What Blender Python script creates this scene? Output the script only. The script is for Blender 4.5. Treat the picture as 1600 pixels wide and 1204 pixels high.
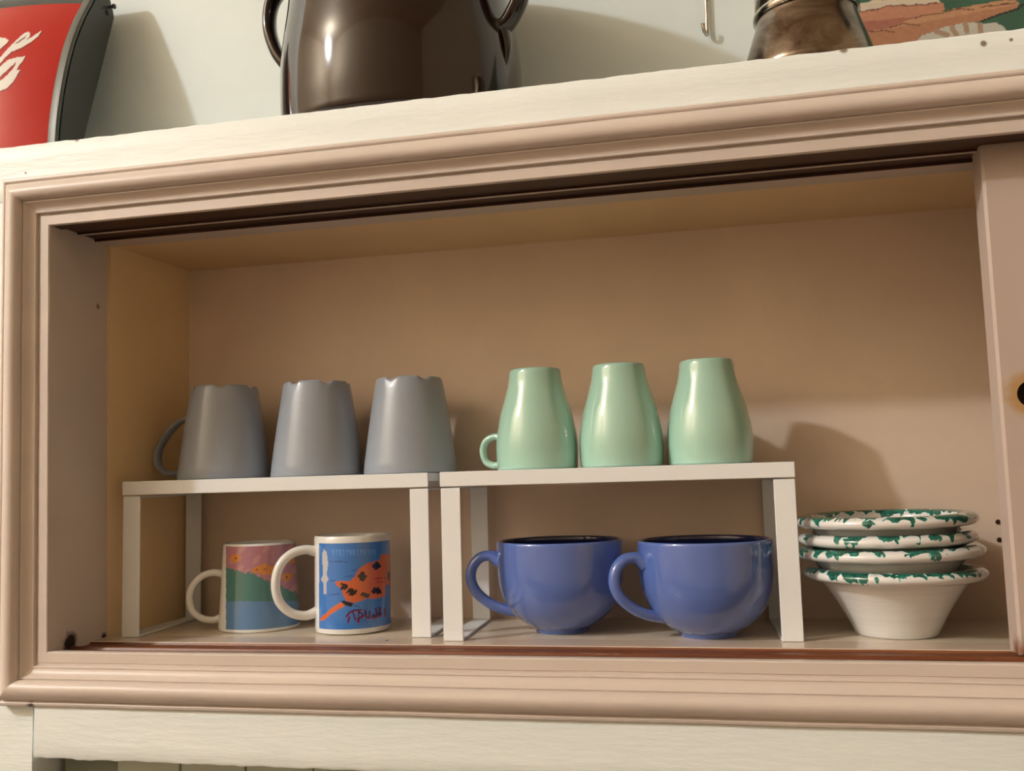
import bpy, bmesh, math, random
import numpy as np
from mathutils import Vector, Matrix, noise

random.seed(7)
for o in list(bpy.data.objects):
    bpy.data.objects.remove(o, do_unlink=True)
scene = bpy.context.scene
COL = scene.collection

# ------------------------------------------------------------------ camera
CAM = np.array([0.2574, -0.8545, 0.1473])
YAW, PITCH, ROLL = [math.radians(a) for a in (12.271, 5.580, -1.6175)]
FPX = 1482.7
_cy, _sy, _cp, _sp = math.cos(YAW), math.sin(YAW), math.cos(PITCH), math.sin(PITCH)
FWD = np.array([-_sy*_cp, _cy*_cp, _sp])
_r0 = np.array([_cy, _sy, 0.0]); _u0 = np.cross(_r0, FWD)
RIGHT = math.cos(ROLL)*_r0 + math.sin(ROLL)*_u0
UP = -math.sin(ROLL)*_r0 + math.cos(ROLL)*_u0
cam_data = bpy.data.cameras.new('camera')
cam_data.sensor_fit = 'HORIZONTAL'; cam_data.sensor_width = 36.0
cam_data.lens = 36.0*FPX/1600.0
cam_data.clip_start = 0.01
cam = bpy.data.objects.new('camera', cam_data); COL.objects.link(cam)
cam.matrix_world = Matrix(((RIGHT[0], UP[0], -FWD[0], CAM[0]),
                           (RIGHT[1], UP[1], -FWD[1], CAM[1]),
                           (RIGHT[2], UP[2], -FWD[2], CAM[2]), (0, 0, 0, 1)))
scene.camera = cam

def px(P):
    """world point(s) -> photo pixel(s)"""
    d = np.asarray(P, float) - CAM
    z = d @ FWD
    return 800 + FPX*(d @ RIGHT)/z, 602 - FPX*(d @ UP)/z
def at(u, v, axis, val):
    """photo pixel -> point on the plane coordinate[axis] = val"""
    d = FWD + (u-800)/FPX*RIGHT - (v-602)/FPX*UP
    return CAM + d*((val-CAM[axis])/d[axis])

# ------------------------------------------------------------------ light
world = bpy.data.worlds.new('world'); scene.world = world
world.use_nodes = True
world.node_tree.nodes['Background'].inputs[0].default_value = (1.0, 0.86, 0.68, 1)
world.node_tree.nodes['Background'].inputs[1].default_value = 0.04
lamp = bpy.data.lights.new('ceiling_lamp_light', 'POINT')
lamp.energy = 350; lamp.color = (0.91, 0.96, 1.0); lamp.shadow_soft_size = 0.10
lo = bpy.data.objects.new('ceiling_lamp_light', lamp); COL.objects.link(lo)
lo.location = (-3.25, -2.50, 2.48)
scene.view_settings.view_transform = 'Standard'
scene.view_settings.look = 'None'
scene.view_settings.gamma = 1.0
scene.view_settings.use_curve_mapping = False
scene.view_settings.exposure = 0.0

# ------------------------------------------------------------------ helpers
def lin(c):
    out = []
    for x in c:
        x = x/255.0
        out.append(x/12.92 if x <= 0.04045 else ((x+0.055)/1.055)**2.4)
    return tuple(out)
REF = lin((226, 208, 190))
def alb(r, g, b, k=0.8):
    """photo colour under the lamp -> surface albedo"""
    return tuple(min(0.92, k*c/w) for c, w in zip(lin((r, g, b)), REF))

class Mat:
    def __init__(self, name):
        self.m = bpy.data.materials.new(name); self.m.use_nodes = True
        self.nt = self.m.node_tree; self.n = self.nt.nodes; self.l = self.nt.links
        self.b = self.n['Principled BSDF']
    def new(self, t, **kw):
        x = self.n.new(t)
        for k, v in kw.items(): setattr(x, k, v)
        return x
    def link(self, a, b): self.l.new(a, b)
    def coords(self, scale=(1, 1, 1), kind='Object'):
        tc = self.new('ShaderNodeTexCoord'); mp = self.new('ShaderNodeMapping')
        mp.inputs['Scale'].default_value = scale
        self.link(tc.outputs[kind], mp.inputs['Vector']); return mp.outputs[0]
    def noise(self, scale, detail=4, rough=0.55, vec=None, dist=0.0):
        x = self.new('ShaderNodeTexNoise'); x.inputs['Scale'].default_value = scale
        x.inputs['Detail'].default_value = detail; x.inputs['Roughness'].default_value = rough
        x.inputs['Distortion'].default_value = dist
        if vec is not None: self.link(vec, x.inputs['Vector'])
        return x.outputs['Fac']
    def ramp(self, fac, stops):
        r = self.new('ShaderNodeValToRGB'); e = r.color_ramp.elements
        while len(e) < len(stops): e.new(0.5)
        for el, (p, c) in zip(e, stops):
            el.position = p; el.color = (c[0], c[1], c[2], 1)
        self.link(fac, r.inputs[0]); return r.outputs[0]
    def math(self, op, a, b=None, clamp=False):
        x = self.new('ShaderNodeMath', operation=op, use_clamp=clamp)
        for i, s in enumerate((a, b)):
            if s is None: continue
            if isinstance(s, (int, float)): x.inputs[i].default_value = s
            else: self.link(s, x.inputs[i])
        return x.outputs[0]
    def mix(self, fac, a, b):
        x = self.new('ShaderNodeMix', data_type='RGBA')
        for s, i in ((fac, 0), (a, 6), (b, 7)):
            if isinstance(s, (int, float)): x.inputs[i].default_value = s
            elif isinstance(s, tuple): x.inputs[i].default_value = (*s[:3], 1)
            else: self.link(s, x.inputs[i])
        return x.outputs[2]
    def bump(self, h, strength=0.3, dist=0.001):
        x = self.new('ShaderNodeBump'); x.inputs['Strength'].default_value = strength
        x.inputs['Distance'].default_value = dist
        self.link(h, x.inputs['Height']); self.link(x.outputs[0], self.b.inputs['Normal'])
    def base(self, c):
        if isinstance(c, tuple): self.b.inputs['Base Color'].default_value = (*c, 1)
        else: self.link(c, self.b.inputs['Base Color'])
    def set(self, **kw):
        names = dict(rough='Roughness', metal='Metallic', coat='Coat Weight', coatr='Coat Roughness',
                     spec='Specular IOR Level', ior='IOR')
        for k, v in kw.items(): self.b.inputs[names[k]].default_value = v
        return self

def dist_mask(m, p, r0, r1, wob=0.0):
    """1 inside r0 of world point p, fading to 0 at r1"""
    g = m.new('ShaderNodeNewGeometry'); d = m.new('ShaderNodeVectorMath', operation='DISTANCE')
    m.link(g.outputs['Position'], d.inputs[0]); d.inputs[1].default_value = tuple(p)
    v = d.outputs['Value']
    if wob:
        n = m.noise(160, 3, 0.6, g.outputs['Position'])
        v = m.math('ADD', v, m.math('MULTIPLY', m.math('SUBTRACT', n, 0.5), wob))
    mr = m.new('ShaderNodeMapRange'); m.link(v, mr.inputs[0])
    mr.inputs[1].default_value = r0; mr.inputs[2].default_value = r1
    mr.inputs[3].default_value = 1; mr.inputs[4].default_value = 0
    return mr.outputs[0]

def paint(name, c, rough=0.45, var=0.08, bump=0.15, grain=(1, 1, 1), spec=0.4, marks=()):
    m = Mat(name)
    v = m.coords(grain)
    n1 = m.noise(6, 4, 0.6, v); n2 = m.noise(70, 5, 0.6, v)
    dark = tuple(x*(1-var) for x in c); lite = tuple(min(.95, x*(1+var)) for x in c)
    colr = m.ramp(n1, [(0.3, dark), (0.7, lite)])
    for (p, r0, r1, mc, wob) in marks:
        colr = m.mix(dist_mask(m, p, r0, r1, wob), colr, mc)
    m.base(colr); m.set(rough=rough, spec=spec)
    m.bump(m.math('ADD', m.math('MULTIPLY', n1, 1.5), n2), bump, 0.0012)
    return m

def attr_mat(name, rough=0.2, coat=0.5):
    m = Mat(name); a = m.new('ShaderNodeVertexColor'); a.layer_name = 'print'
    m.base(a.outputs['Color']); m.set(rough=rough, coat=coat, coatr=0.08)
    return m

def link_mesh(name, verts, faces, mat, parent=None, smooth=None, loc=(0, 0, 0), cols=None):
    me = bpy.data.meshes.new(name); me.from_pydata([tuple(map(float, v)) for v in verts], [], faces)
    me.validate()
    bm = bmesh.new(); bm.from_mesh(me); bmesh.ops.recalc_face_normals(bm, faces=bm.faces); bm.to_mesh(me); bm.free()
    if smooth is not None:
        me.polygons.foreach_set('use_smooth', [True]*len(me.polygons))
        me.set_sharp_from_angle(angle=math.radians(smooth))
    if cols is not None:
        a = me.color_attributes.new('print', 'FLOAT_COLOR', 'POINT')
        flat = np.ones((len(verts), 4), np.float32); flat[:, :3] = cols
        a.data.foreach_set('color', flat.ravel())
    me.materials.append(mat.m if isinstance(mat, Mat) else mat)
    o = bpy.data.objects.new(name, me); COL.objects.link(o)
    o.location = loc
    if parent is not None: o.parent = parent
    return o
def thing(name, label, cat, loc=(0, 0, 0), rz=0.0, group=None):
    o = bpy.data.objects.new(name, None); COL.objects.link(o); o.empty_display_size = 0.02
    o.location = loc; o.rotation_euler = (0, 0, rz)
    o['label'] = label; o['category'] = cat
    if group: o['group'] = group
    return o
def copy_thing(src, label, loc, rz):
    r = src.copy(); COL.objects.link(r); r.location = loc; r.rotation_euler = (0, 0, rz); r['label'] = label
    for ch in list(src.children):
        c = ch.copy(); COL.objects.link(c); c.parent = r
        for g in list(ch.children):
            d = g.copy(); COL.objects.link(d); d.parent = c
    return r
def struct(o, label=None):
    o['kind'] = 'structure'
    if label: o['label'] = label
    return o

def lathe(prof, seg=96, zfun=None):
    """prof: list of (r, z); returns verts, faces"""
    V, F = [], []
    rings = []
    for i, (r, z) in enumerate(prof):
        if r < 1e-7:
            rings.append([len(V)]); V.append((0, 0, z)); continue
        ring = []
        for k in range(seg):
            a = 2*math.pi*k/seg
            zz = z + (zfun(i, r, z, a) if zfun else 0)
            ring.append(len(V)); V.append((r*math.cos(a), r*math.sin(a), zz))
        rings.append(ring)
    for A, B in zip(rings[:-1], rings[1:]):
        if len(A) == 1 and len(B) == 1: continue
        for k in range(seg):
            k2 = (k+1) % seg
            if len(A) == 1: F.append((A[0], B[k], B[k2]))
            elif len(B) == 1: F.append((A[k], A[k2], B[0]))
            else: F.append((A[k], A[k2], B[k2], B[k]))
    return V, F
def cr(pts, n=8):
    """Catmull-Rom through points (tuples of any size)"""
    P = [np.array(p, float) for p in pts]; P = [2*P[0]-P[1]] + P + [2*P[-1]-P[-2]]
    out = []
    for i in range(1, len(P)-2):
        for k in range(n):
            t = k/n
            out.append(0.5*((2*P[i]) + (-P[i-1]+P[i+1])*t + (2*P[i-1]-5*P[i]+4*P[i+1]-P[i+2])*t*t
                            + (-P[i-1]+3*P[i]-3*P[i+1]+P[i+2])*t**3))
    out.append(P[-2]); return out
def tube(path, radii, side, seg=14, cap=True):
    """path of 3-D points; radii = list of (in-plane, side) half sizes; side = constant sideways vector"""
    V, F = [], []; n = len(path); side = np.array(side, float); side /= np.linalg.norm(side)
    for i in range(n):
        t = path[min(i+1, n-1)] - path[max(i-1, 0)]; t = t/np.linalg.norm(t)
        nrm = np.cross(side, t); nrm /= np.linalg.norm(nrm)
        for k in range(seg):
            a = 2*math.pi*k/seg
            V.append(path[i] + nrm*radii[i][0]*math.cos(a) + side*radii[i][1]*math.sin(a))
    for i in range(n-1):
        for k in range(seg):
            k2 = (k+1) % seg
            F.append((i*seg+k, i*seg+k2, (i+1)*seg+k2, (i+1)*seg+k))
    if cap:
        F.append(tuple(range(seg))); F.append(tuple((n-1)*seg+k for k in range(seg)))
    return V, F
def handle(pts, thick, name, mat, parent, flare=1.35, wide=None):
    """ear handle in the local XZ plane, towards -X; pts = (distance from axis, z)"""
    path = [np.array((-a, 0, b)) for a, b in cr(pts, 8)]
    n = len(path); rad = []
    for i in range(n):
        e = min(i, n-1-i)/(n*0.16); s = 1 + (flare-1)*max(0, 1-e)**2
        rad.append((thick*s, (wide or thick)*s))
    V, F = tube(path, rad, (0, 1, 0))
    return link_mesh(name, V, F, mat, parent, 60)
def box(x0, x1, y0, y1, z0, z1, bev=0.0, seg=2):
    bm = bmesh.new(); bmesh.ops.create_cube(bm, size=1)
    for v in bm.verts:
        v.co = Vector((x0+(v.co.x+.5)*(x1-x0), y0+(v.co.y+.5)*(y1-y0), z0+(v.co.z+.5)*(z1-z0)))
    if bev: bmesh.ops.bevel(bm, geom=list(bm.edges), offset=bev, segments=seg, profile=0.5, affect='EDGES')
    V = [tuple(v.co) for v in bm.verts]; bm.verts.index_update()
    F = [tuple(v.index for v in f.verts) for f in bm.faces]; bm.free(); return V, F
def join(*parts):
    V, F = [], []
    for v, f in parts:
        o = len(V); V += list(v); F += [tuple(i+o for i in q) for q in f]
    return V, F
def extrude_x(prof, x0, x1, closed=True, n=1):
    """(y, z) outline swept along X"""
    V, F = [], []; m = len(prof)
    for k in range(n+1):
        x = x0+(x1-x0)*k/n
        for (y, z) in prof: V.append((x, y, z))
    for k in range(n):
        for i in range(m if closed else m-1):
            j = (i+1) % m
            F.append((k*m+i, k*m+j, (k+1)*m+j, (k+1)*m+i))
    if closed:
        F.append(tuple(range(m))); F.append(tuple(n*m+i for i in range(m)))
    return V, F
def inpoly(u, v, poly):
    """vectorised point in polygon"""
    u = np.asarray(u); v = np.asarray(v); c = np.zeros(u.shape, bool)
    n = len(poly)
    for i in range(n):
        x1, y1 = poly[i]; x2, y2 = poly[(i+1) % n]
        if y1 == y2: continue
        t = ((y1 > v) != (y2 > v)) & (u < (x2-x1)*(v-y1)/(y2-y1)+x1)
        c ^= t
    return c
def instroke(u, v, pts, w):
    d = np.full(np.shape(u), 1e9)
    for (x1, y1), (x2, y2) in zip(pts[:-1], pts[1:]):
        L = (x2-x1)**2+(y2-y1)**2+1e-9
        t = np.clip(((u-x1)*(x2-x1)+(v-y1)*(y2-y1))/L, 0, 1)
        d = np.minimum(d, np.hypot(u-x1-t*(x2-x1), v-y1-t*(y2-y1)))
    return d < w
def wob(u, v, f=0.08, s=0):
    return np.sin(u*f*1.3+s)*np.cos(v*f*1.7+2*s)+0.6*np.sin(u*f*2.9+v*f*2.1+s*3)

# ------------------------------------------------------------------ dimensions of the recess
YF = -0.077          # face of the inner strip of the frame
YW = -0.073          # face of the boards and wall around the frame
ZT = 0.4015          # underside of the frame / ceiling of the recess
XLT, XLB = -0.3625, -0.3555   # left inner edge, top and bottom
XR = 0.93            # right inner edge (out of view)
YB = 0.148           # back of the recess
ZS = 0.4874          # top of the ledge
YU = 0.205           # wall above the ledge

# ------------------------------------------------------------------ materials of the setting
PINK = alb(206, 178, 155)
m_pink = paint('pink_beige_gloss_paint', PINK, 0.38, 0.05, 0.10, (1, 3, 3),
               marks=[(at(258, 318, 1, YF-.004), .0012, .003, (.10, .05, .03), .003), (at(600, 440, 1, YF-.004), .0008, .002, (.15, .08, .05), .002),
                      (at(50, 1103, 1, YF-.006), .002, .006, (.06, .03, .02), .006)])
m_jamb = paint('pink_beige_jamb_paint', PINK, 0.36, 0.06, 0.10, (1, 1, 1),
               marks=[((XLB, -0.045, 0.004), 0.006, 0.012, (0.02, 0.008, 0.006), 0.012),
                      ((XLB, 0.006, 0.001), 0.002, 0.006, (0.03, 0.012, 0.008), 0.006),
                      ((XLT+.002, -0.004, 0.335), 0.001, 0.004, (0.16, 0.10, 0.06), 0.002)])
m_cream = paint('cream_board_paint', alb(232, 222, 203), 0.42, 0.05, 0.45, (0.6, 1, 3),
                marks=[(at(u_, v_, 1, YW), a_, a_*2.2, (.22, .17, .12), a_*1.5) for u_, v_, a_ in
                       ((1318, 77, .0018), (1537, 68, .0014), (1580, 62, .0008), (1385, 1172, .0012), (120, 217, .0016), (540, 165, .001), (40, 270, .0008))])
m_wall = paint('cream_wall_plaster', alb(214, 206, 188), 0.7, 0.04, 0.10)
m_niche = paint('yellowed_cream_paint', (.90, .66, .38), 0.45, 0.07, 0.12)
m_back = paint('aged_beige_backing_paint', (.84, .67, .53), 0.5, 0.08, 0.12)
m_floor = paint('beige_shelf_paint', alb(212, 182, 150), 0.28, 0.06, 0.08)
m_sill = paint('beige_gloss_sill_paint', alb(208, 175, 146), 0.16, 0.05, 0.04, (1, 3, 1),
               marks=[(at(605, 1000, 2, 0.0), .001, .0035, (.14, .08, .05), .003)])
def wood():
    m = Mat('worn_red_brown_wood'); v = m.coords((0.7, 60, 60))
    n = m.noise(9, 6, 0.7, v); v2 = m.coords((6, 200, 200)); w = m.noise(4, 5, 0.7, v2)
    c = m.ramp(n, [(0.25, (0.035, 0.010, 0.005)), (0.55, (0.19, 0.055, 0.018)), (0.8, (0.34, 0.14, 0.06))])
    wear = m.ramp(w, [(0.62, (0, 0, 0)), (0.72, (1, 1, 1))])
    m.base(m.mix(m.math('MULTIPLY', wear, 0.55), c, PINK)); m.set(rough=0.4); m.bump(n, 0.3, 0.0006)
    return m
m_wood = wood()
def dwood():
    m = Mat('shade_darkened_brown_wood'); v = m.coords((0.7, 60, 60)); n = m.noise(9, 5, 0.7, v)  # brown wood darkened further: shade of the shallow grooves put into its colour
    m.base(m.ramp(n, [(0.3, (0.022, 0.006, 0.004)), (0.75, (0.080, 0.026, 0.013))])); m.set(rough=0.45)
    return m
m_dwood = dwood()

# ------------------------------------------------------------------ frame moulding (four mitred lengths)
prof = [(0.0, -0.004), (0.0, -0.0008), (0.0008, 0.0), (0.0092, 0.0), (0.0097, -0.0004), (0.0098, -0.0020), (0.0118, -0.0020),
        (0.0120, 0.0018), (0.0124, 0.0025), (0.0134, 0.0027), (0.0142, 0.0022), (0.0162, 0.0026), (0.0182, 0.0038), (0.0200, 0.0056),
        (0.0212, 0.0076), (0.0216, 0.0080), (0.0224, 0.0080), (0.0227, 0.0074), (0.0230, 0.0074), (0.0234, 0.0102), (0.0246, 0.0128), (0.0264, 0.0148), (0.0286, 0.0160),
        (0.0308, 0.0163), (0.0332, 0.0158), (0.0356, 0.0146), (0.0380, 0.0128), (0.0398, 0.0108), (0.0408, 0.0090), (0.0410, 0.0066),
        (0.0422, 0.0066), (0.0426, 0.0076), (0.0438, 0.0082), (0.0456, 0.0078), (0.0470, 0.0062), (0.0476, 0.0040), (0.0478, -0.005)]
corners = {'tl': (XLT, ZT, -1, 1), 'tr': (XR, ZT, 1, 1), 'bl': (XLB, 0.0005, -1, -1), 'br': (XR, 0.0005, 1, -1)}
def mould(a, b, name, label):
    V, F = [], []; n = 60; m = len(prof)
    ca, cb = corners[a], corners[b]
    for k in range(n+1):
        t = k/n
        for (w, q) in prof:
            w2 = w*1.01
            xa, za = ca[0]+ca[2]*w2, ca[1]+ca[3]*w2; xb, zb = cb[0]+cb[2]*w2, cb[1]+cb[3]*w2
            x, z = xa+(xb-xa)*t, za+(zb-za)*t
            j = 0.00035*noise.noise(Vector((x*14, z*14, w*40)))
            V.append((x, YF-q+j, z+j))
    for k in range(n):
        for i in range(m-1):
            F.append((k*m+i, k*m+i+1, (k+1)*m+i+1, (k+1)*m+i))
    return struct(link_mesh(name, V, F, m_pink, None, 32), label)
mould('tl', 'tr', 'trim_1', 'pink beige moulding along the top of the recess')
mould('tl', 'bl', 'trim_2', 'pink beige upright moulding at the left of the recess')
mould('bl', 'br', 'trim_3', 'pink beige moulding along the bottom of the recess')
mould('tr', 'br', 'trim_4', 'pink beige upright moulding at the far right of the recess')

# ------------------------------------------------------------------ recess: jambs, tracks, floor, ceiling, walls
XA, XB = -0.372, 0.95
g1 = (-0.060, -0.0365); g2 = (-0.0315, -0.0095); gd = 0.0026
top_prof = [(YF+.003, ZT+.02), (YF+.003, ZT+.0004), (g1[0], ZT), (g1[0], ZT+gd), (g1[1], ZT+gd), (g1[1], ZT+.001), (g2[0], ZT+.001),
            (g2[0], ZT+gd), (g2[1], ZT+gd), (g2[1], ZT+.0002), (g2[1]+.0012, ZT+.0002), (g2[1]+.0012, ZT+.02)]
V, F = extrude_x(top_prof, XA, XB)
struct(link_mesh('trim_5', V, F, m_dwood), 'dark brown grooved sliding track under the top of the frame, groove shade in its colour')
V, F = box(XA, XB, g2[1]+.0013, 0.015, ZT, ZT+.02)
struct(link_mesh('trim_6', V, F, m_jamb), 'pink beige underside strip behind the top track')
V, F = box(XA, XB, g1[1]+.0008, g2[0]-.0008, ZT+.0006, ZT+.004)
struct(link_mesh('trim_13', V, F, m_jamb), 'worn ridge between the two grooves of the top track')
b1 = (-0.0665, -0.0455); b2 = (-0.0415, -0.0155)
bot_prof = [(YF+.004, -.02), (YF+.004, -.0010), (b1[0], -.0010), (b1[0]+.001, -.0026), (b1[1]-.001, -.0026), (b1[1], -.0006), (b1[1]+.001, 0), (b2[0]-.001, 0), (b2[0], -.0006),
            (b2[0]+.001, -.0026), (b2[1]-.001, -.0026), (b2[1], -.0008), (b2[1], -.02)]
V, F = extrude_x(bot_prof, XA, XB, n=40)
struct(link_mesh('trim_7', V, F, m_wood), 'worn red brown grooved sliding track along the sill')
V, F = box(XA, XB, YF+.0005, b1[0]-.001, -.02, 0.0008, 0.0012)
struct(link_mesh('trim_8', V, F, m_pink), 'pink beige lip in front of the sill track')
V, F = box(XA, XB, b2[1]+.0001, 0.020, -.02, 0.0, 0.0004)
struct(link_mesh('trim_9', V, F, m_sill), 'glossy beige sill strip at the front of the shelf')
def quadbox(pts_front, depth_vec):
    V = [tuple(p) for p in pts_front]+[tuple(np.array(p)+np.array(depth_vec)) for p in pts_front]
    return V, [(0, 1, 2, 3), (7, 6, 5, 4), (0, 4, 5, 1), (1, 5, 6, 2), (2, 6, 7, 3), (3, 7, 4, 0)]
V, F = quadbox([(XLB, YF+.001, -.02), (XLT, YF+.001, ZT+.02), (XLT, .011, ZT+.02), (XLB, .011, -.02)], (-.02, 0, 0))
struct(link_mesh('trim_10', V, F, m_jamb), 'shaded pink beige left jamb of the recess')
V, F = quadbox([(-.3575, .011, -.02), (-.3575, .011, ZT+.02), (-.3485, YB+.004, ZT+.02), (-.3485, YB+.004, -.02)], (-.02, 0, 0))
struct(link_mesh('wall_left', V, F, m_niche), 'yellowed cream left side of the recess')
V, F = box(XR, XR+.02, YF+.001, YB+.004, -.02, ZT+.02)
struct(link_mesh('wall_right', V, F, m_niche), 'right side of the recess behind the door')
V, F = box(-.39, XB, YB, YB+.012, -.02, ZT+.03)
wall_back = struct(link_mesh('wall_back', V, F, m_back), 'beige painted back of the recess')
V, F = box(-.372, XB, .015, YB, ZT+.0012, ZT+.02)
struct(link_mesh('ceiling', V, F, m_niche), 'yellowed cream top of the recess')
V, F = box(-.372, XB, .0201, YB, -.02, 0.0)
struct(link_mesh('floor', V, F, m_floor), 'beige painted shelf board that the crockery stands on')
for (u, v) in ((1559, 815), (1561, 843)):
    P = at(u, v, 1, YB)
    V, F = lathe([(0, .0), (.0020, .0), (.0024, .0008), (.0018, .0014), (0, .0012)], 20)
    V = [(x, -z, y) for x, y, z in V]
    o = link_mesh('pin_hole', V, F, m_dwood, wall_back, 40, loc=tuple(P))  # dark dome stands for a shelf-pin hole, the hole's shade in its colour

# boards, wall and ledge around the frame
def rough_board(x0, x1, y0, y1, z0, z1, amp, ztop=True, zbot=False, n=260, seed=0):
    """board whose visible long edges are chipped and uneven under old paint"""
    V, F = [], []
    for k in range(n+1):
        x = x0+(x1-x0)*k/n
        a = amp*(noise.noise(Vector((x*55, seed, 0)))+.6*noise.noise(Vector((x*170, seed+3, 0)))) -.0016 if ztop else 0
        b = amp*(noise.noise(Vector((x*40, seed+9, 0)))+.7*noise.noise(Vector((x*130, seed+5, 0)))) if zbot else 0
        f = amp*.5*noise.noise(Vector((x*30, seed+2, 0)))
        V += [(x, y1, z0), (x, y0+.0012+f*.5, z0+b), (x, y0+f*.4, z0+.0022+b), (x, y0+f*.3, z0+.25*(z1-z0)), (x, y0-f*.3, z0+.7*(z1-z0)), (x, y0+f*.3, z1-.0016+a), (x, y0+.0014, z1+a), (x, y1, z1)]
    m = 8
    for k in range(n):
        for i in range(m):
            j = (i+1) % m; F.append((k*m+i, k*m+j, (k+1)*m+j, (k+1)*m+i))
    F.append(tuple(range(m))); F.append(tuple(n*m+i for i in range(m)))
    return V, F
V, F = rough_board(-.9, 1.3, YW, -.055, .430, ZS, .0010, seed=1)
struct(link_mesh('trim_11', V, F, m_cream, None, 50), 'cream painted fascia board above the moulding')
V, F = rough_board(-.3642, 1.3, -.0815, -.04, -.0925, -.036, .0012, False, True, seed=4)
struct(link_mesh('trim_12', V, F, m_cream, None, 50), 'cream painted rail below the moulding with a chipped lower edge')
V, F = box(-.9, 1.3, -.0549, YU+.01, ZS-.016, ZS-.0004)
struct(link_mesh('ledge', V, F, m_cream), 'cream ledge above the recess')
V, F = box(-.9, -.374, YW+.0005, YU, .43-1.2, .4295)
V2 = [(x if x < -.5 else (-.374 if z > 0 else -.3715), y, z) for x, y, z in V]
struct(link_mesh('wall_front', V2, F, m_cream), 'cream wall to the left of the frame')
V, F = box(-4.3, 2.6, YU, YU+.05, ZS-.02, 2.98)
struct(link_mesh('wall_upper', V, F, m_wall), 'cream wall behind the pots on the ledge')
# tiled wall under the rail
m_tile = paint('pale_tile_glaze', alb(196, 190, 165), 0.22, 0.04, 0.05)
m_grout = paint('grey_tile_joint', alb(140, 135, 112), 0.9, 0.05, 0.1)
V, F = box(-.3660, 1.3, -.036, 0.0, -.75, -.0926)
wl = struct(link_mesh('wall_lower', V, F, m_grout), 'pale tiled wall under the cream rail')
tw = at(281, 1192, 1, -.04)[0]-at(182, 1186, 1, -.04)[0]
tx0 = at(182, 1186, 1, -.04)[0]
tV, tF = box(.0008, tw-.0008, -.004, .0, .0008, tw-.0008, .0009, 1)
tile0 = None
for r in range(3):
    for k in range(-2, 22):
        x = tx0+k*tw
        if x+tw > 1.3 or x < -.3655: continue
        if tile0 is None:
            tile0 = link_mesh('tile', tV, tF, m_tile, wl, loc=(x, -.036, -.0935-(r+1)*tw)); t_ = tile0
        else:
            t_ = tile0.copy(); COL.objects.link(t_); t_.location = (x, -.036, -.0935-(r+1)*tw)
# the rest of the kitchen, behind the camera: gives bounce light and reflections
m_room = paint('room_wall_plaster', (0.68, 0.55, 0.40), 0.8, 0.05, 0.05)
m_rfloor = paint('brown_floor_tile', (0.10, 0.055, 0.035), 0.4, 0.1, 0.05)
struct(link_mesh('floor_room', *box(-4.3, 2.6, -3.6, .2, -1.32, -1.27), m_rfloor), 'dark kitchen floor')
struct(link_mesh('ceiling_room', *box(-4.3, 2.6, -3.6, .25, 2.98, 3.03), m_room), 'kitchen ceiling')
struct(link_mesh('wall_room_left', *box(-4.35, -4.3, -3.6, .25, -1.3, 2.98), m_room), 'kitchen side wall')
struct(link_mesh('wall_room_right', *box(2.6, 2.65, -3.6, .25, -1.3, 2.98), m_room), 'kitchen side wall')
struct(link_mesh('wall_room_front', *box(-4.3, 2.6, -3.65, -3.6, -1.3, 2.98), m_room), 'kitchen wall behind the photographer')
struct(link_mesh('wall_room_back', *box(-4.3, -.9, YU, YU+.05, -1.3, ZS-.02), m_room), 'kitchen wall')
struct(link_mesh('wall_room_end', *box(1.3, 2.6, YU, YU+.05, -1.3, ZS-.02), m_room), 'kitchen wall')
struct(link_mesh('wall_room_low', *box(-.9, 1.3, YU-.3, YU-.25, -1.3, -.76), m_room), 'kitchen wall')

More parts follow.
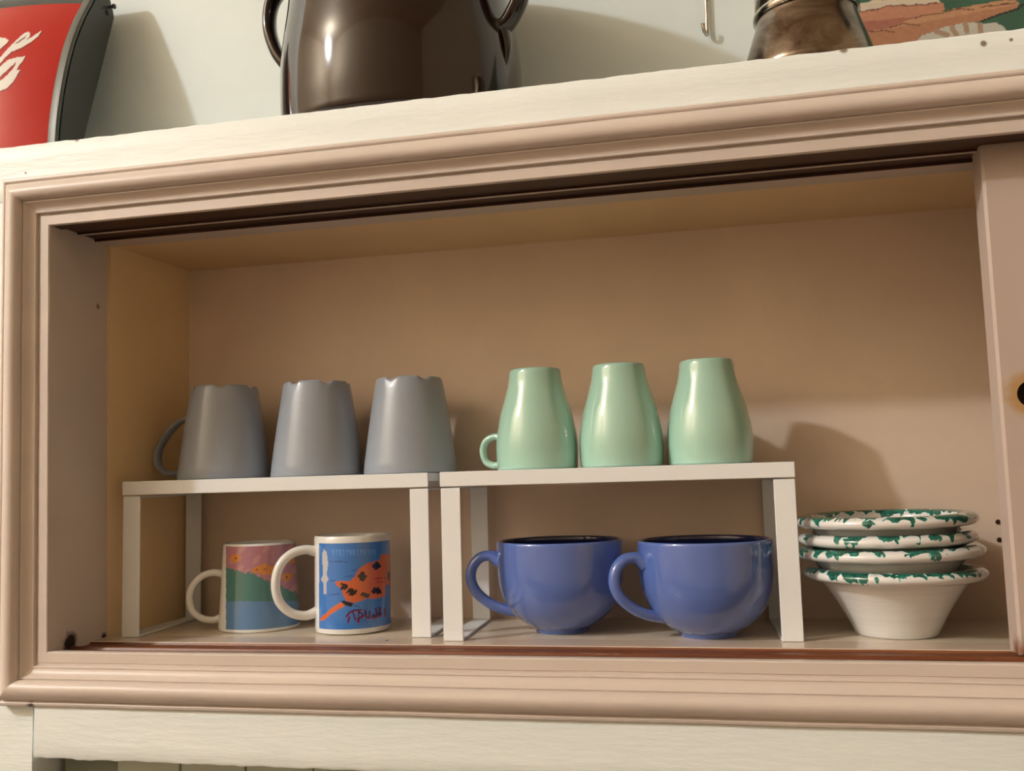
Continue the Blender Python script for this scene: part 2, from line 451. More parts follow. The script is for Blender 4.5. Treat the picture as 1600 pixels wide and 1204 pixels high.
# sliding door with a finger hole
DX, DY0, DY1 = 0.4735, -0.0452, -0.0205
hp = at(1612, 615, 1, DY0); hx, hz, hr = hp[0], hp[2], 0.0105
m_door = paint('pink_beige_door_paint', alb(186, 156, 134), 0.42, 0.04, 0.08, (1, 1, .3),
               marks=[((hx, DY0, hz), 0.0135, 0.0225, alb(176, 128, 78), 0.010),
                      ((DX+.003, DY0+.006, 0.004), 0.004, 0.013, (0.20, 0.075, 0.03), 0.010)])
def door_mesh():
    x1, z0, z1, c = 0.955, 0.0012, ZT+.006, .0022
    xs = [DX+c, hx-.02, hx+.02, x1]; zs = [z0+c*.4, hz-.02, hz+.02, z1]
    V, F = [], []
    for z in zs:
        for x in xs: V.append((x, DY0, z))
    for j in range(3):
        for i in range(3):
            if (i, j) != (1, 1): F.append((j*4+i, j*4+i+1, j*4+i+5, j*4+i+4))
    n = 32; o = len(V)
    for k in range(n):
        a = 2*math.pi*(k+.5)/n; V.append((hx+hr*math.cos(a), DY0, hz+hr*math.sin(a)))
    for k in range(n):
        a = 2*math.pi*(k+.5)/n; s = .02/max(abs(math.cos(a)), abs(math.sin(a)))
        V.append((hx+s*math.cos(a), DY0, hz+s*math.sin(a)))
    for k in range(n): F.append((o+k, o+(k+1) % n, o+n+(k+1) % n, o+n+k))
    # corner fill of the square
    cor = {3: 10, 11: 9, 19: 5, 27: 6}
    for k, ci in cor.items(): F.append((o+n+k, o+n+(k+1) % n, ci))
    # hole wall
    p = len(V)
    for k in range(n):
        a = 2*math.pi*(k+.5)/n; V.append((hx+hr*math.cos(a), DY0+.014, hz+hr*math.sin(a)))
    for k in range(n): F.append((o+k, o+(k+1) % n, p+(k+1) % n, p+k))
    # chamfer, left edge, back, top, bottom
    q = len(V)
    V += [(DX, DY0+c, z0), (DX, DY0+c, z1), (DX, DY1, z0), (DX, DY1, z1), (x1, DY1, z0), (x1, DY1, z1), (x1, DY0, z0)]
    F += [(0, 4, 8, 12, q+1, q), (q, q+1, q+3, q+2), (q+2, q+3, q+5, q+4), (q, q+2, q+4, q+6), (0, q, q+6, 3), (12, 13, 14, 15, q+5, q+3, q+1)]
    return V, F
V, F = door_mesh()
door = struct(link_mesh('door_1', V, F, m_door), 'pink beige sliding door with a finger hole at the right')
m_hole = Mat('dark_hole'); m_hole.base((0.012, 0.006, 0.004)); m_hole.set(rough=.8)
V, F = lathe([(0, .0135), (hr, .0135), (hr, .012), (hr*.6, .0125), (0, .013)], 32)
V = [(hx+x, DY0+z, hz+y) for x, y, z in V]
link_mesh('finger_hole', V, F, m_hole, door)

# ------------------------------------------------------------------ white shelf inserts
m_white = paint('white_powder_coated_steel', alb(228, 213, 197, .84), 0.32, 0.015, 0.03)
RW, RD, RH, LW = 0.3203, 0.1285, 0.1549, 0.0185
def make_rack(label, loc, rz):
    t = thing('shelf_insert', label, 'shelf', loc, rz, 'white shelf inserts')
    th = .0016
    deck = join(box(0, RW, 0, RD, RH-th, RH, .0006, 1), box(0, RW, 0, th, RH-.0138, RH-.0005, .0006, 1),
                box(0, RW, RD-th, RD, RH-.0138, RH-.0005, .0006, 1),
                box(0, th, 0, RD, RH-.008, RH-.0005, .0005, 1), box(RW-th, RW, 0, RD, RH-.008, RH-.0005, .0005, 1))
    link_mesh('deck', *deck, m_white, t)
    for x in (0.0004, RW-LW-.0004):
        link_mesh('leg', *box(x, x+LW, .0012, .0012+.002, .0002, RH-.0150, .0005, 1), m_white, t)
        link_mesh('leg', *box(x, x+LW, RD-.0032, RD-.0012, .0002, RH-.0150, .0005, 1), m_white, t)
        link_mesh('runner', *box(x, x+LW, .0032, RD-.0032, .0002, .0024, .0005, 1), m_white, t)
        link_mesh('side_rail', *box(x+.001, x+LW-.001, .003, RD-.003, RH-.0165, RH-.0150, .0004, 1), m_white, t)
    return t
aR, aL = 0.040, 0.040
make_rack('white metal shelf insert holding the green mugs, blue cups beneath', (0.0, 0.0, 0.0), aR)
lx, ly = -0.0171 - RW*math.cos(aL), 0.0185 - RW*math.sin(aL)
make_rack('white metal shelf insert holding the grey mugs, picture mugs beneath', (lx, ly, 0.0), aL)

# ------------------------------------------------------------------ grey mugs, upside down
def glaze(name, c, rough=.2, coat=.5, var=.04, spec=.5):
    m = Mat(name); n = m.noise(14, 3, .5, m.coords())
    m.base(m.ramp(n, [(.3, tuple(x*(1-var) for x in c)), (.7, tuple(x*(1+var) for x in c))]))
    m.set(rough=rough, coat=coat, coatr=.06, spec=spec); m.bump(m.noise(40, 2, .5, m.coords()), .04, .0008)
    return m
m_grey = glaze('satin_grey_blue_glaze', alb(146, 141, 138), .34, .25)
GH = .0975
def grey_mug(label, loc, rz):
    t = thing('grey_mug', label, 'mug', loc, rz, 'upturned grey mugs')
    R0, R1 = .0480, .0346
    outer = [(R0-.0042, .0008), (R0-.003, .0), (R0-.0008, .0004), (R0, .0020)]
    outer += [(R0+(R1-R0)*k/10.0+.0006*math.sin(math.pi*k/10), .002+(GH-.0050)*k/10.0) for k in range(1, 11)]
    nO = len(outer)
    outer += [(R1-.0006, GH-.0012), (R1-.0018, GH), (R1-.0036, GH-.0006), (R1-.0044, GH-.0040), (R1-.008, GH-.0055), (0, GH-.0058)]
    inner = [(0, GH-.0100), (R1-.010, GH-.0100), (R1-.0050, GH-.014), (R0-.0050, .006)]
    prof_ = outer + inner + [(R0-.0042, .0008)]
    def zf(i, r, z, a):
        if i < nO-1 or i > nO+2: return 0
        k = math.cos(6*(a+math.pi/2))          # scalloped foot ring: six shallow notches
        d = max(0.0, -k-.35)/.65
        return -.0030*d*(1 if i >= nO else .8)
    V, F = lathe(prof_, 144, zf)
    link_mesh('body', V, F, m_grey, t, 45)
    handle([(.0375, .0655), (.048, .0662), (.062, .060), (.076, .047), (.0855, .031), (.0845, .016), (.073, .0085), (.059, .0085), (.0455, .013)], .0030, 'handle', m_grey, t, 1.6, .0058)
    return t
GY = [(278, 424), (425, 568), (570, 714)]
gl = ['grey mug in shade at the left end, its handle showing', 'grey upside-down mug standing second from the left',
      'grey upside-down mug nearest the gap between the shelf inserts']
grey_r = [-.12, math.radians(-50), math.radians(-44)]
for i, (u0, u1) in enumerate(GY):
    yc = [.066, .072, .078][i]
    # silhouette centre at the rim height
    P = at((u0+u1)/2, 742, 1, yc)
    if i == 0: g0 = grey_mug(gl[0], (P[0], yc, RH+.0002), grey_r[0])
    else: copy_thing(g0, gl[i], (P[0], yc, RH+.0002), grey_r[i])

# ------------------------------------------------------------------ green mugs, upside down
m_green = glaze('pale_green_gloss_glaze', alb(162, 186, 156), .13, .8)
def green_mug(label, loc, rz):
    t = thing('green_mug', label, 'mug', loc, rz, 'upturned green mugs')
    o_ = [(.0362, .0010), (.0374, .0), (.0386, .0003), (.0393, .0016)] + \
         [tuple(p) for p in cr([(.0394, .003), (.0400, .012), (.0401, .024), (.0388, .036), (.0355, .053), (.0305, .070), (.0270, .083), (.0255, .0935)], 5)] + \
         [(.0251, .0962), (.0242, .0976), (.0228, .0980), (.0206, .0972), (.0200, .0958), (0, .0955)]
    i_ = [(0, .0915), (.019, .0915), (.0232, .086), (.0262, .070), (.0312, .053), (.0345, .036), (.0358, .020), (.0356, .006), (.0362, .0010)]
    V, F = lathe(o_+i_, 96)
    link_mesh('body', V, F, m_green, t, 50)
    handle([(.0375, .0335), (.0465, .0335), (.0545, .0290), (.0575, .0195), (.0545, .0095), (.0465, .0055), (.0380, .0065)], .0034, 'handle', m_green, t, 1.25, .0048)
    return t
GR = [(777, 903), (905, 1039), (1046, 1175)]
grl = ['pale green mug at the left of its row with its small handle showing', 'pale green upside-down mug in the middle of its row',
       'pale green upside-down mug at the right end of its row']
gr_r = [-.16, math.radians(-68), math.radians(-64)]
for i, (u0, u1) in enumerate(GR):
    yc = [.058, .056, .058][i]
    P = at((u0+u1)/2, 720, 1, yc)
    if i == 0: gg = green_mug(grl[0], (P[0], yc, RH+.0002), gr_r[0])
    else: copy_thing(gg, grl[i], (P[0], yc, RH+.0002), gr_r[i])

# ------------------------------------------------------------------ blue cups
m_blue = glaze('periwinkle_blue_gloss_glaze', alb(88, 104, 154), .10, .9)
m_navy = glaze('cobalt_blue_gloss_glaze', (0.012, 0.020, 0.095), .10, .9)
def blue_cup(label, loc, rz):
    t = thing('blue_cup', label, 'cup', loc, rz, 'large blue cups')
    pts = [(.0266, .0022), (.0284, .0040), (.0342, .0072), (.0415, .0126), (.0490, .0200), (.0552, .0300), (.0592, .0420), (.0610, .0560), (.0615, .0720), (.0615, .0840)]
    o_ = [(0, .0022), (.0235, .0022), (.0245, .0004), (.0256, .0), (.0265, .0010)] + [tuple(p) for p in cr(pts, 6)] + [(.0614, .0856), (.0607, .0864), (.0597, .0866)]
    V, F = lathe(o_, 128)
    b = link_mesh('body', V, F, m_blue, t, 50)
    i_ = cr([(.0597, .0866), (.0587, .0861), (.0580, .0845), (.0578, .072), (.0572, .056), (.0550, .042), (.0500, .0290), (.040, .0175), (.020, .0105), (0, .0095)], 3)
    V, F = lathe([tuple(p) for p in i_], 128)
    link_mesh('inside', V, F, m_navy, t, 60)['label'] = 'dark cobalt blue inside'
    handle([(.0590, .0675), (.0680, .0722), (.0785, .0705), (.0865, .0615), (.0880, .0490), (.0825, .0370), (.0715, .0275), (.0590, .0215), (.0480, .0190), (.0400, .0190)], .0052, 'handle', m_blue, t, 1.5, .0064)
    return t
P = at(873, 845, 1, .068)
c0 = blue_cup('blue cup nearer the grey mugs, beside the left leg of its shelf', (P[0]+.001, .068, .0002), .12)
P = at(1098.5, 845, 1, .048)
copy_thing(c0, 'blue cup nearer the stacked bowls, its handle overlapping the other cup', (P[0]+.001, .048, .0002), .42)

# ------------------------------------------------------------------ white mug with blue print
m_print = attr_mat('printed_mug_glaze', .16, .7)
m_chalk = glaze('white_mug_glaze', alb(226, 208, 188), .16, .7, .02)
def z2p(lst, x0=480, y0=830, s=7.08):
    return [(x0+a/s, y0+b/s) for a, b in lst]
def cat_print(u, v):
    blue = np.array(alb(62, 112, 168)); col = np.tile(blue, (len(u), 1))
    col *= (1+.10*np.sin(v*1.9+.6*np.sin(u*.5)))[:, None]
    def put(mask, c): col[mask] = alb(*c)
    w = 1.1*wob(u, v, .35, 1.0)
    lt = (v > 858) & (v < 868) & (u > 519) & (u < 588) & (np.sin(u*1.15)+.7*np.sin(u*2.3+.2*v) > .1)
    put(lt, (92, 136, 186))
    put(inpoly(u, v, z2p([(185, 190), (165, 250), (175, 480), (150, 530), (180, 570), (180, 690), (210, 690), (210, 570), (238, 530), (215, 480), (232, 360), (215, 230)])), (190, 175, 165))
    for pts in ([(250, 330), (430, 335)], [(260, 545), (300, 540)], [(250, 700), (350, 690)], [(420, 500), (500, 490)], [(520, 820), (580, 830)], [(500, 430), (540, 425)]):
        put(instroke(u, v+.3*w, z2p(pts), .9), (45, 80, 125))
    body = [(300, 560), (340, 545), (480, 548), (530, 490), (570, 420), (640, 365), (730, 330), (800, 320), (815, 250), (980, 240), (980, 560), (870, 600), (860, 720), (740, 745), (650, 740), (600, 770), (520, 790), (440, 770), (400, 720), (380, 640), (330, 600)]
    tail = [(370, 780), (430, 820), (330, 870), (270, 910), (190, 980), (140, 985), (160, 940), (230, 880), (290, 830)]
    put(inpoly(u+.4*w, v+.4*w, z2p(body)), (204, 92, 50))
    put(inpoly(u+.2*w, v+.2*w, z2p(tail)), (208, 96, 50))
    put(instroke(u, v+.6*w, z2p([(740, 520), (860, 515)]), 1.0) | instroke(u, v, z2p([(760, 560), (850, 555)]), .8), (170, 55, 40))
    for (cx, cy, rx, ry) in ((410, 610, 42, 38), (500, 668, 55, 40), (645, 705, 50, 28), (770, 655, 54, 38), (610, 500, 42, 52), (765, 378, 44, 42), (905, 495, 16, 36)):
        c = z2p([(cx, cy)])[0]
        put(((u-c[0])/(rx/7.08))**2+((v-c[1])/(ry/7.08))**2 < 1+.45*w, (26, 16, 18))
    put(inpoly(u, v, z2p([(370, 765), (400, 762), (520, 798), (480, 832), (420, 815)])), (28, 16, 18))
    dk = [[(430, 940), (470, 890), (530, 868), (600, 862)], [(500, 880), (535, 975)], [(450, 1000), (470, 940)], [(575, 880), (562, 1000)], [(575, 885), (620, 925), (578, 955)],
          [(640, 865), (650, 945), (690, 955), (688, 880)], [(715, 940), (735, 915), (755, 935), (730, 955), (715, 940)], [(760, 850), (765, 945)],
          [(775, 915), (795, 900), (808, 918), (790, 935)], [(800, 840), (812, 915)], [(855, 850), (858, 925)]]
    for s in dk:
        put(instroke(u-.6, v-1.2, z2p(s), 1.5), (150, 50, 70))
    for s in dk:
        put(instroke(u, v, z2p(s), 1.0), (40, 28, 70))
    return col
def printed_mug(name, label, loc, rz, R0, R1, H, pfun, zmin, zmax, seg, rows, hpts, hthick, hrz, inverted):
    t = thing(name, label, 'mug', loc, rz)
    R = lambda z: R0+(R1-R0)*z/H
    if not inverted:
        lo_ = [(0, .002), (R0-.008, .002), (R0-.006, 0), (R0-.003, 0), (R0-.0008, .0012), (R(zmin), zmin)]
        hi_ = [(R(zmax), zmax), (R1, H-.002), (R1-.0012, H), (R1-.0026, H-.0004), (R1-.0036, H-.003), (R0-.0042, .009), (0, .006)]
    else:
        lo_ = [(0, H-.007), (R1-.008, H-.007), (R0-.0040, .004), (R0-.003, .0005), (R0-.0014, 0), (R0-.0004, .0008), (R(zmin), zmin)]
        hi_ = [(R(zmax), zmax), (R1-.0004, H-.0012), (R1-.0016, H), (R1-.0034, H-.0004), (R1-.0046, H-.0030), (0, H-.0035)]
    V, F = join(lathe(lo_, 96), lathe(hi_, 96))
    body = link_mesh('body', V, F, m_chalk, t, 45)
    # wall that carries the print
    zs = np.linspace(zmin, zmax, rows); an = np.linspace(0, 2*math.pi, seg, endpoint=False)
    A, Z = np.meshgrid(an, zs); rr = R(Z)
    L = np.stack([rr*np.cos(A), rr*np.sin(A), Z], -1).reshape(-1, 3)
    c_, s_ = math.cos(rz), math.sin(rz)
    Wd = np.stack([L[:, 0]*c_-L[:, 1]*s_+loc[0], L[:, 0]*s_+L[:, 1]*c_+loc[1], L[:, 2]+loc[2]], -1)
    N = np.stack([np.cos(A+rz), np.sin(A+rz), 0*A], -1).reshape(-1, 3)
    facing = ((CAM-Wd)*N).sum(1) > 0
    u, v = px(Wd)
    cols = pfun(u, v, facing, A.reshape(-1), Z.reshape(-1))
    F = [(i*seg+k, i*seg+(k+1) % seg, (i+1)*seg+(k+1) % seg, (i+1)*seg+k) for i in range(rows-1) for k in range(seg)]
    link_mesh('printed_wall', L, F, m_print, t, 60, cols=cols)
    h = handle(hpts, hthick, 'handle', m_chalk, t, 1.25, hthick*1.05); h.rotation_euler = (0, 0, hrz)
    return t
WHITE = np.array(alb(226, 208, 188))
def cat_cols(u, v, facing, A, Z):
    col = np.tile(np.array(alb(62, 112, 168)), (len(u), 1))
    col[facing] = cat_print(u[facing], v[facing])
    # unprinted strip around the handle
    d = np.abs((A-math.pi+math.pi) % (2*math.pi)-math.pi)
    col[(facing & (u < 498.5)) | (~facing & (np.cos(A-math.pi) > .55))] = WHITE
    return col
P = at(552, 985, 1, .064)
printed_mug('picture_mug', 'white mug printed blue with an orange spotted shape, beside the shelf leg', (P[0], .064, .0002), 0.0, .0382, .0382, .0950, cat_cols,
            .0058, .0885, 300, 140, [(.0365, .0795), (.0480, .0820), (.0620, .0780), (.0725, .0670), (.0765, .0500), (.0730, .0330), (.0620, .0215), (.0480, .0175), (.0365, .0200)], .0046, .58, False)
def meadow_cols(u, v, facing, A, Z):
    def q(a, b): return 290+a/7.526, 840+b/7.526
    col = np.tile(np.array(alb(92, 122, 150)), (len(u), 1))
    w = wob(u, v, .30, .4)
    teal = v < 840+745/7.526+.4*w
    col[teal] = alb(72, 112, 98)
    pink = v < np.where(u < 385, 840+(350+ (u-357)*2.6)/7.526, 840+(425+(u-395)*3.2)/7.526)+1.4*w
    col[pink] = alb(172, 108, 110)
    col[pink & (wob(u, v, .12, 2.0) > .55)] = alb(186, 122, 116)
    for (a, b, r) in ((590, 240, 8), (930, 370, 11), (1040, 380, 10), (840, 375, 7), (1190, 460, 8), (1230, 250, 9)):
        c = q(a, b); m_ = np.hypot((u-c[0]), (v-c[1])*1.3) < r+1.6*w
        col[m_ & pink] = alb(206, 120, 44)
        col[(np.hypot(u-c[0], v-c[1]) < 1.6)] = alb(120, 50, 40)
    col[(~facing) & (v >= 0)] = np.where((Z[~facing] > .06)[:, None], np.array(alb(172, 108, 110)), np.array(alb(80, 116, 125)))
    d = (facing & (u < 353)) | (~facing & (np.cos(A-math.pi) > .6))
    col[d] = WHITE
    return col
P = at(406, 985, 1, .076)
printed_mug('upturned_picture_mug', 'upside-down mug printed with a pink, teal and blue landscape', (P[0], .076, .0002), 0.0, .0420, .0368, .0880, meadow_cols,
            .0035, .0858, 260, 110, [(.0370, .0560), (.0470, .0580), (.0590, .0545), (.0680, .0450), (.0712, .0330), (.0680, .0200), (.0590, .0120), (.0480, .0095), (.0400, .0110)], .0036, .36, True)

# ------------------------------------------------------------------ stacked bowls with green spattered rims
def spatter(seed):
    m = Mat('spattered_cream_glaze_%s' % 'abcd'[seed])
    tc = m.new('ShaderNodeTexCoord'); sep = m.new('ShaderNodeSeparateXYZ'); m.link(tc.outputs['Object'], sep.inputs[0])
    mp = m.new('ShaderNodeMapping'); mp.inputs['Location'].default_value = (seed*3.1, seed*1.7, seed*.9); mp.inputs['Scale'].default_value = (1, 1, .55)
    m.link(tc.outputs['Object'], mp.inputs[0])
    n = m.math('ADD', m.math('MULTIPLY', m.math('SUBTRACT', m.noise(85, 2.5, .55, mp.outputs[0], .6), .5), 1.7), .5); n2 = m.noise(260, 2, .5, mp.outputs[0])
    hgt = m.new('ShaderNodeMapRange'); m.link(sep.outputs[2], hgt.inputs[0])
    hgt.inputs[1].default_value = .0440; hgt.inputs[2].default_value = .0600; hgt.inputs[3].default_value = -.62; hgt.inputs[4].default_value = .17
    f = m.math('ADD', n, hgt.outputs[0]); f2 = m.math('ADD', f, m.math('MULTIPLY', m.math('SUBTRACT', n2, .5), .12))
    cream = alb(226, 208, 190); ring = m.noise(1, 2, .5, m.coords((3, 3, 420)))
    body = m.ramp(ring, [(.35, tuple(x*.93 for x in cream)), (.65, cream)])
    g = m.ramp(n2, [(.35, (0.004, 0.065, 0.042)), (.65, (0.02, 0.20, 0.15))])
    edge = m.mix(m.ramp(f2, [(.495, (0, 0, 0)), (.510, (1, 1, 1))]), body, alb(110, 172, 152))
    m.base(m.mix(m.ramp(f2, [(.520, (0, 0, 0)), (.535, (1, 1, 1))]), edge, g))
    m.set(rough=.16, coat=.8, coatr=.06); m.bump(ring, .12, .0008)
    return m
bp = [(0, .0015), (.0310, .0015), (.0325, 0), (.0342, 0), (.0354, .0016)] + [tuple(p) for p in cr([(.0362, .0040), (.0420, .0165), (.0500, .0315), (.0575, .0435), (.0628, .0515)], 4)]
rim = [(.0697+.0083*math.cos(a), .0590+.0060*math.sin(a)) for a in np.linspace(math.radians(-118), math.radians(140), 16)]
bi = [(.0622, .0585), (.0590, .0510), (.0527, .0398), (.0448, .0252), (.0366, .0102), (.0310, .0070), (.0150, .0062), (0, .0060)]
bV, bF = lathe([(r, z*.92) for r, z in bp+rim+bi], 120)
BC = at(1396, 905, 1, .062)
stack = [(0.0, 1.0, 0, 0, 0, .0), (.0190, 1.03, -.0024, .0, -.017, .005), (.0312, .98, -.0034, .0, -.017, .005), (.0468, 1.0, -.0040, .0, -.014, .006)]
bl = ['cream bowl with green spattered rim, bottom of the stack of four, its side showing', 'cream bowl with green spattered rim, second from the bottom of the stack',
      'cream bowl with green spattered rim, third from the bottom of the stack', 'cream bowl with green spattered rim, topmost of the stack']
for i, (dz, sc, dx, dy, ry, rx) in enumerate(stack):
    o = link_mesh('spattered_bowl', bV, bF, spatter(i), None, 55)
    o.location = (BC[0]+dx, .062+dy, .0002+dz); o.scale = (sc, sc, 1); o.rotation_euler = (rx, ry, 0.0)
    o['label'] = bl[i]; o['category'] = 'bowl'; o['group'] = 'stacked spattered bowls'

# ------------------------------------------------------------------ brown glazed pot on the ledge
m_pot = glaze('dark_brown_gloss_glaze', (0.014, 0.0050, 0.0035), .10, .55, .25, .35)
pc = np.array((-.0500, .0620)); PR = .1255
t = thing('glazed_pot', 'dark brown glazed earthenware pot with two loop handles on the ledge', 'pot', (pc[0], pc[1], ZS-.0002))
pp = [(0, .003), (.105, .003), (.112, 0), (.118, .002)] + [tuple(p) for p in cr([(.1225, .010), (.1250, .035), (.1256, .062), (.1249, .086), (.1222, .112), (.1172, .150), (.1140, .190), (.1150, .222)], 6)] + \
     [(.1220, .232), (.1245, .238), (.1230, .244), (.1190, .244), (.1130, .238), (.1085, .222), (.1080, .190), (.1110, .150), (.1160, .110), (.1190, .060), (.114, .012), (0, .009)]
link_mesh('body', *lathe(pp, 128), m_pot, t, 50)
for nm, rz in (('handle', .02), ('handle', math.pi-.30)):
    h = handle([(.1205, .104), (.1290, .1080), (.1420, .1270), (.1500, .155), (.1470, .182), (.1330, .198), (.1120, .200)], .0068, nm, m_pot, t, 1.5, .0115)
    h.rotation_euler = (0, 0, rz)
    # drip of clay that smooths the handle into the wall
    V, F = tube([np.array((-.1235-(.0035*math.sin(k/8*math.pi)), 0, .104-.042*k/8)) for k in range(9)], [(.005*(1-k/9)+.0006, .009*(1-k/9)+.0008) for k in range(9)], (0, 1, 0))
    link_mesh('clay_tail', V, F, m_pot, h, 60)

# ------------------------------------------------------------------ moka pot
def metal(name, c, rough, stain):
    m = Mat(name); n = m.noise(22, 5, .6, m.coords((1, 1, 1.6)), .8)
    m.base(m.ramp(n, [(.35, stain), (.7, c)])); m.set(metal=1.0)
    m.link(m.ramp(n, [(.3, (rough*1.7,)*3), (.7, (rough,)*3)]), m.b.inputs['Roughness'])
    return m
m_tarn = metal('tarnished_steel', (.36, .31, .26), .15, (.11, .07, .045))
m_steel = metal('polished_steel', (.62, .59, .54), .10, (.50, .46, .40))
ml = at(1167, 84, 1, -.008); mr_ = at(1356, 63, 1, -.008)
mx, my = (ml[0]+mr_[0])/2+.001, -.008
t = thing('moka_pot', 'tarnished steel moka coffee pot standing on the ledge', 'coffee pot', (mx, my, ZS+.0004))
zt_ = at(1258, 12, 1, my)[2]-ZS
b_ = [(0, .001), (.0535, .001), (.0565, 0), (.0578, .002), (.0578, .005)] + [tuple(p) for p in cr([(.0575, .007), (.0548, .018), (.0505, .032), (.0465, .044), (.0440, .052), (.0432, .056)], 5)] + [(.042, .0575), (0, .0575)]
link_mesh('boiler', *lathe(b_, 96), m_tarn, t, 40)
link_mesh('collar', *lathe([(.041, .0572), (.0445, .0572), (.0455, .059), (.0455, .0625), (.0445, .064), (.041, .064)], 96), m_steel, t, 40)
link_mesh('jug', *lathe([(0, .0642), (.0435, .0642), (.0440, .0655), (.0432, .085), (.0428, .115), (.0445, .128), (.0455, .131), (.044, .132), (.030, .139), (.008, .143), (.008, .150), (.004, .154), (0, .154)], 96), m_steel, t, 35)
m_black = Mat('black_bakelite'); m_black.base((.012, .012, .013)); m_black.set(rough=.3)
h = handle([(.043, .122), (.060, .126), (.078, .120), (.082, .100), (.080, .072)], .0055, 'handle', m_black, t, 1.1, .008)
h.rotation_euler = (0, 0, math.radians(150))

# ------------------------------------------------------------------ bread picture on the ledge
m_post = attr_mat('printed_card', .45, .15)
YP = .150
x0 = at(1262, 40, 1, YP)[0]; x1 = x0+.42
nx, nz = 420, 230; z0, z1 = ZS, ZS+.23
gx, gz = np.meshgrid(np.linspace(x0, x1, nx), np.linspace(z0, z1, nz))
W_ = np.stack([gx, 0*gx+YP, gz], -1).reshape(-1, 3)
u, v = px(W_); A_, B_ = (u-1300)*5.333, v*5.333
cols = np.tile(np.array(alb(52, 82, 62)), (len(u), 1)) * (1+.10*np.sin(A_*.011+.004*B_))[:, None]
w1 = 9*wob(A_, B_, .018, .3)
vis = (B_ > -60)
w2 = np.zeros(len(A_))
for i_ in np.nonzero(vis)[0]: w2[i_] = 1.1*noise.noise(Vector((A_[i_]/60, B_[i_]/26, 0)))+.9*noise.noise(Vector((A_[i_]/16, B_[i_]/14, 7)))
def put(mask, c, var=0.0):
    a = np.array(alb(*c)); a = .8*(.86*a+.14*a.mean())
    cols[mask] = a*(1+var*(.6*w2)[mask])[:, None]
bread1 = [(-200, 60), (180, 45), (300, 20), (450, -10), (860, -10), (930, 30), (940, 80), (900, 110), (750, 140), (640, 180), (480, 240), (280, 268), (-200, 300)]
put(inpoly(A_, B_+.5*w1, bread1), (196, 122, 84), .16)
put(inpoly(A_, B_+.5*w1, bread1) & (B_ > 175-.09*(A_-300)), (172, 96, 70), .14)
put(inpoly(A_, B_+.8*w1, [(-200, 110), (180, 45), (360, 0), (600, -30), (880, -12), (905, 18), (700, 42), (500, 45), (430, 65), (340, 75), (190, 105)]), (214, 184, 148), .12)
put(instroke(A_, B_+.8*w1, [(180, 106), (340, 77), (430, 66), (500, 46), (700, 43), (880, 25)], 5), (118, 62, 44))
bread2 = [(200, 330), (320, 258), (460, 238), (560, 198), (690, 148), (850, 118), (1000, 78), (1120, 55), (1400, 8), (1530, -2), (1562, 28), (1540, 72), (1400, 112), (1230, 180), (1000, 207), (860, 252), (740, 302), (640, 420), (200, 500)]
put(inpoly(A_, B_+.3*w1, bread2), (198, 134, 88), .15)
put(inpoly(A_, B_+.3*w1, bread2) & (B_ > 330-.19*A_), (184, 116, 74), .15)
for s in ([(310, 262), (420, 255), (520, 268)], [(480, 228), (600, 200), (740, 208)], [(690, 148), (820, 118), (930, 110)], [(940, 100), (1080, 70), (1180, 80)], [(1240, 60), (1400, 40), (1540, 20)]):
    put(instroke(A_, B_+.4*w1, s, 5), (122, 68, 44))
cloth = [(640, 420), (740, 305), (860, 252), (1000, 207), (1120, 190), (1370, 190), (1440, 235), (1560, 420)]
put(inpoly(A_, B_+.4*w1, cloth), (196, 180, 156), .10)
for s in ([(870, 262), (960, 290)], [(1000, 230), (1040, 300)], [(1110, 195), (1125, 260)], [(1230, 205), (1240, 270)]):
    put(instroke(A_, B_, s, 22+6*w2.mean()), (176, 134, 98), .1)
put(instroke(A_, B_, [(1235, 182), (1400, 118), (1545, 76), (1600, 30)], 7), (30, 36, 30))
F = [(j*nx+i, j*nx+i+1, (j+1)*nx+i+1, (j+1)*nx+i) for j in range(nz-1) for i in range(nx-1)]
t = thing('bread_picture', 'green picture card of long bread loaves standing behind the moka pot', 'picture', (x0, YP, ZS))
link_mesh('printed_face', W_-np.array((x0, YP, ZS)), F, m_post, t, cols=cols)
m_card = paint('grey_card', (.35, .33, .30), .7, .05, .05)
link_mesh('backing', *box(0, .42, .0004, .006, 0, .23, .0006, 1), m_card, t)

# ------------------------------------------------------------------ wire hook on the wall
P = at(1105, 55, 1, YU-.0035); P1 = at(1106, -60, 1, YU-.0035)
t = thing('hanging_hook', 'thin steel hook hanging on the wall between pot and moka pot', 'hook', (P[0], YU-.0035, P[2]))
L = P1[2]-P[2]
path = [np.array(p) for p in cr([(.0012, -.0005, L), (.0010, -.0005, L*.5), (.0004, -.001, .012), (.0, -.002, .0), (-.0012, -.006, -.0018), (-.0030, -.010, .001), (-.0042, -.0115, .009)], 6)]
link_mesh('shaft', *tube(path, [(.0016, .0022)]*len(path), (1, 0, 0), 12), m_steel, t, 60)
link_mesh('screw', *lathe([(0, 0), (.004, 0), (.004, .0015), (.0018, .002), (.0018, .0062), (0, .0062)], 20), m_steel, t, 40, loc=(.0012, -.002, L-.004)).rotation_euler = (-math.pi/2, 0, 0)

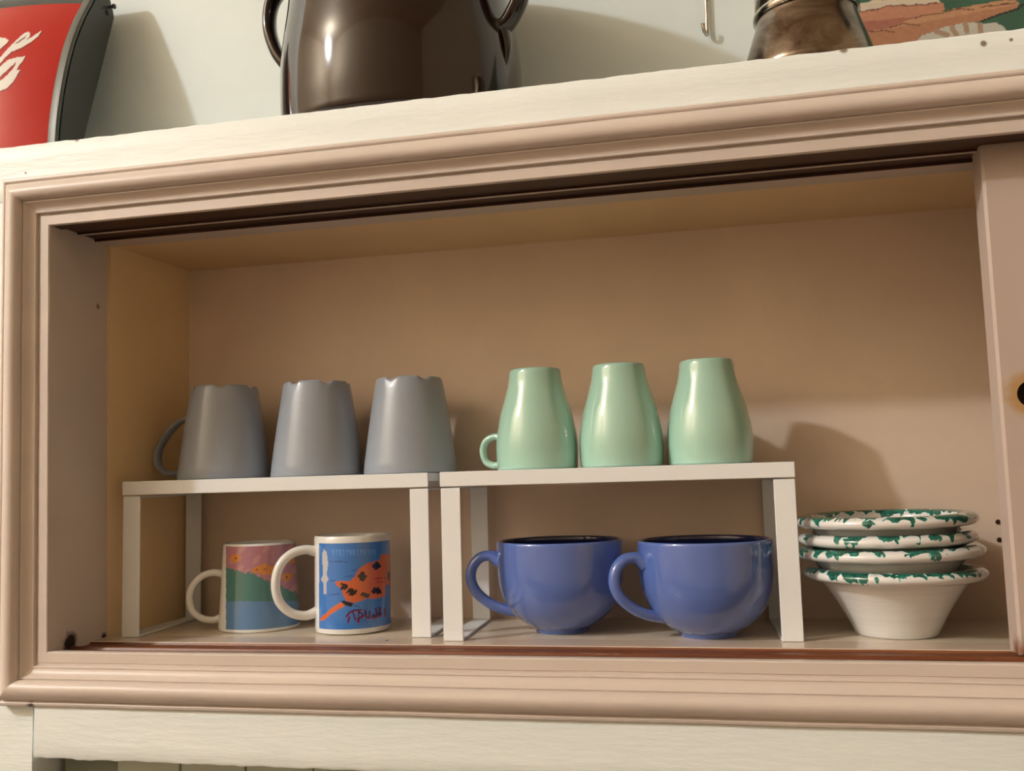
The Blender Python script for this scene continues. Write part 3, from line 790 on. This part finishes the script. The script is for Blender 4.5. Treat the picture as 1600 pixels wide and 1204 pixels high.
# ------------------------------------------------------------------ red drinks dispenser
SX = -0.482
def side(u, v): q = at(u, v, 0, SX); return (q[1], q[2])
front = [side(*q) for q in ((88, 213), (92, 170), (100, 120), (112, 70), (127, 30), (141, 3))]
yb0, zb0 = front[0]
front = [(yb0-(zb0-ZS)*.05, ZS)]+front
y_, z_ = front[-1]; front += [(y_+.013, z_+.024), (y_+.024, z_+.038)]
back = [side(178, 28), side(132, 213)]
sl = (back[0][0]-back[1][0])/(back[0][1]-back[1][1])
outline = front+[(back[0][0]-.016, front[-1][1]), (back[0][0]-.002, back[0][1]+.008), back[0], (back[1][0]-sl*(back[1][1]-ZS), ZS)]
fy = np.array([p[0] for p in front]); fz = np.array([p[1] for p in front])
fine = cr(front, 6)
m_gun = paint('dark_grey_plastic', (.040, .042, .038), .42, .08, .08)
m_trimg = Mat('grey_metallic_trim'); m_trimg.base((.085, .092, .080)); m_trimg.set(rough=.42, metal=.15)
t = thing('drinks_dispenser', 'red counter dispenser with white script lettering and dark grey sides', 'dispenser', (SX, 0.0, ZS))
def loc_(pts): return [(y, z-ZS) for y, z in pts]
full = [tuple(p) for p in fine]+outline[len(front):]
V, F = extrude_x(loc_([(y+.004, z) if i < len(fine) else (y, z) for i, (y, z) in enumerate(full)]), -.24, 0.0)
link_mesh('housing', V, F, m_gun, t)
# rounded trim along the front edge of each side
for xa in (-.0125, -.24):
    V, F = [], []; sec = [(0.0, .006), (0.0, .0008), (.0012, -.0006), (.0095, -.0010), (.0118, .0004), (.0125, .006)]
    for (y, z) in fine:
        for (dx, dy) in sec: V.append((xa+.0125-dx, y+dy, z-ZS))
    n = len(sec)
    for i in range(len(fine)-1):
        for k in range(n-1): F.append((i*n+k, i*n+k+1, (i+1)*n+k+1, (i+1)*n+k))
    link_mesh('edge_trim', V, F, m_trimg, t, 40)
# red front panel that carries the white script
zmax = at(60, -6, 1, .11)[2]
zz = np.linspace(ZS+.0003, zmax, 230); xx = np.linspace(SX-.228, SX-.0122, 260)
fzz = np.array([p[1] for p in fine]); fyy = np.array([p[0] for p in fine])
GX, GZ = np.meshgrid(xx, zz); GYY = np.interp(GZ, fzz, fyy)+.0008-.0035*np.clip(1-((SX-.012-GX)/.012), 0, 1)*0
GYY = GYY-.016*(1-((GX-(SX-.120))/.108)**2)
W_ = np.stack([GX, GYY, GZ], -1).reshape(-1, 3); u, v = px(W_); A_, B_ = u*5.015, v*5.015
cols = np.tile(np.array((.43, .013, .011)), (len(u), 1))
def script(A_, B_):
    m_ = inpoly(A_, B_, [(-200, 340), (-80, 300), (0, 293), (40, 298), (70, 316), (45, 345), (0, 385), (-60, 420), (-200, 460)])
    m_ |= inpoly(A_, B_, [(-60, 520), (60, 382), (130, 312), (190, 258), (222, 248), (238, 262), (228, 290), (175, 342), (105, 392), (40, 450), (-60, 570)])
    m_ |= inpoly(A_, B_, [(75, 392), (100, 352), (170, 330), (250, 290), (330, 233), (302, 280), (248, 325), (170, 372), (105, 400)])
    m_ &= ~inpoly(A_, B_, [(112, 346), (160, 312), (208, 278), (192, 300), (146, 334)])
    m_ |= inpoly(A_, B_, [(-200, 700), (-100, 610), (-20, 540), (60, 470), (118, 452), (198, 440), (176, 480), (150, 510), (128, 552), (158, 548), (132, 590), (100, 645), (55, 690), (-10, 716), (-200, 760)])
    m_ &= ~inpoly(A_, B_, [(-10, 610), (45, 560), (100, 510), (126, 484), (112, 525), (60, 585), (5, 632)])
    return m_
shade = script(A_-6, B_-9); cols[shade] = (.20, .012, .010)
cols[script(A_, B_)] = (.72, .70, .67)
F = [(j*260+i, j*260+i+1, (j+1)*260+i+1, (j+1)*260+i) for j in range(229) for i in range(259)]
m_red = attr_mat('glossy_red_panel', .22, .35); m_red.set(spec=.3)
link_mesh('front_panel', W_-np.array((SX, 0, ZS)), F, m_red, t, 60, cols=cols)
# wing screw and slot at the top of the side
q = side(167, 10)
V, F = lathe([(0, 0), (.0016, 0), (.0016, .006), (.0030, .0062), (.0034, .0075), (.0030, .0088), (0, .009)], 20)
o = link_mesh('screw', V, F, m_gun, t, 40, loc=(0, q[0]+.004, q[1]-ZS+.001)); o.rotation_euler = (0, math.pi/2, 0)
q = side(167, 20)
V, F = lathe([(0, 0), (.0034, 0), (.0034, .0004), (0, .0004)], 20)
o = link_mesh('slot', V, F, m_hole, t, loc=(0, q[0], q[1]-ZS)); o.rotation_euler = (0, math.pi/2, 0)
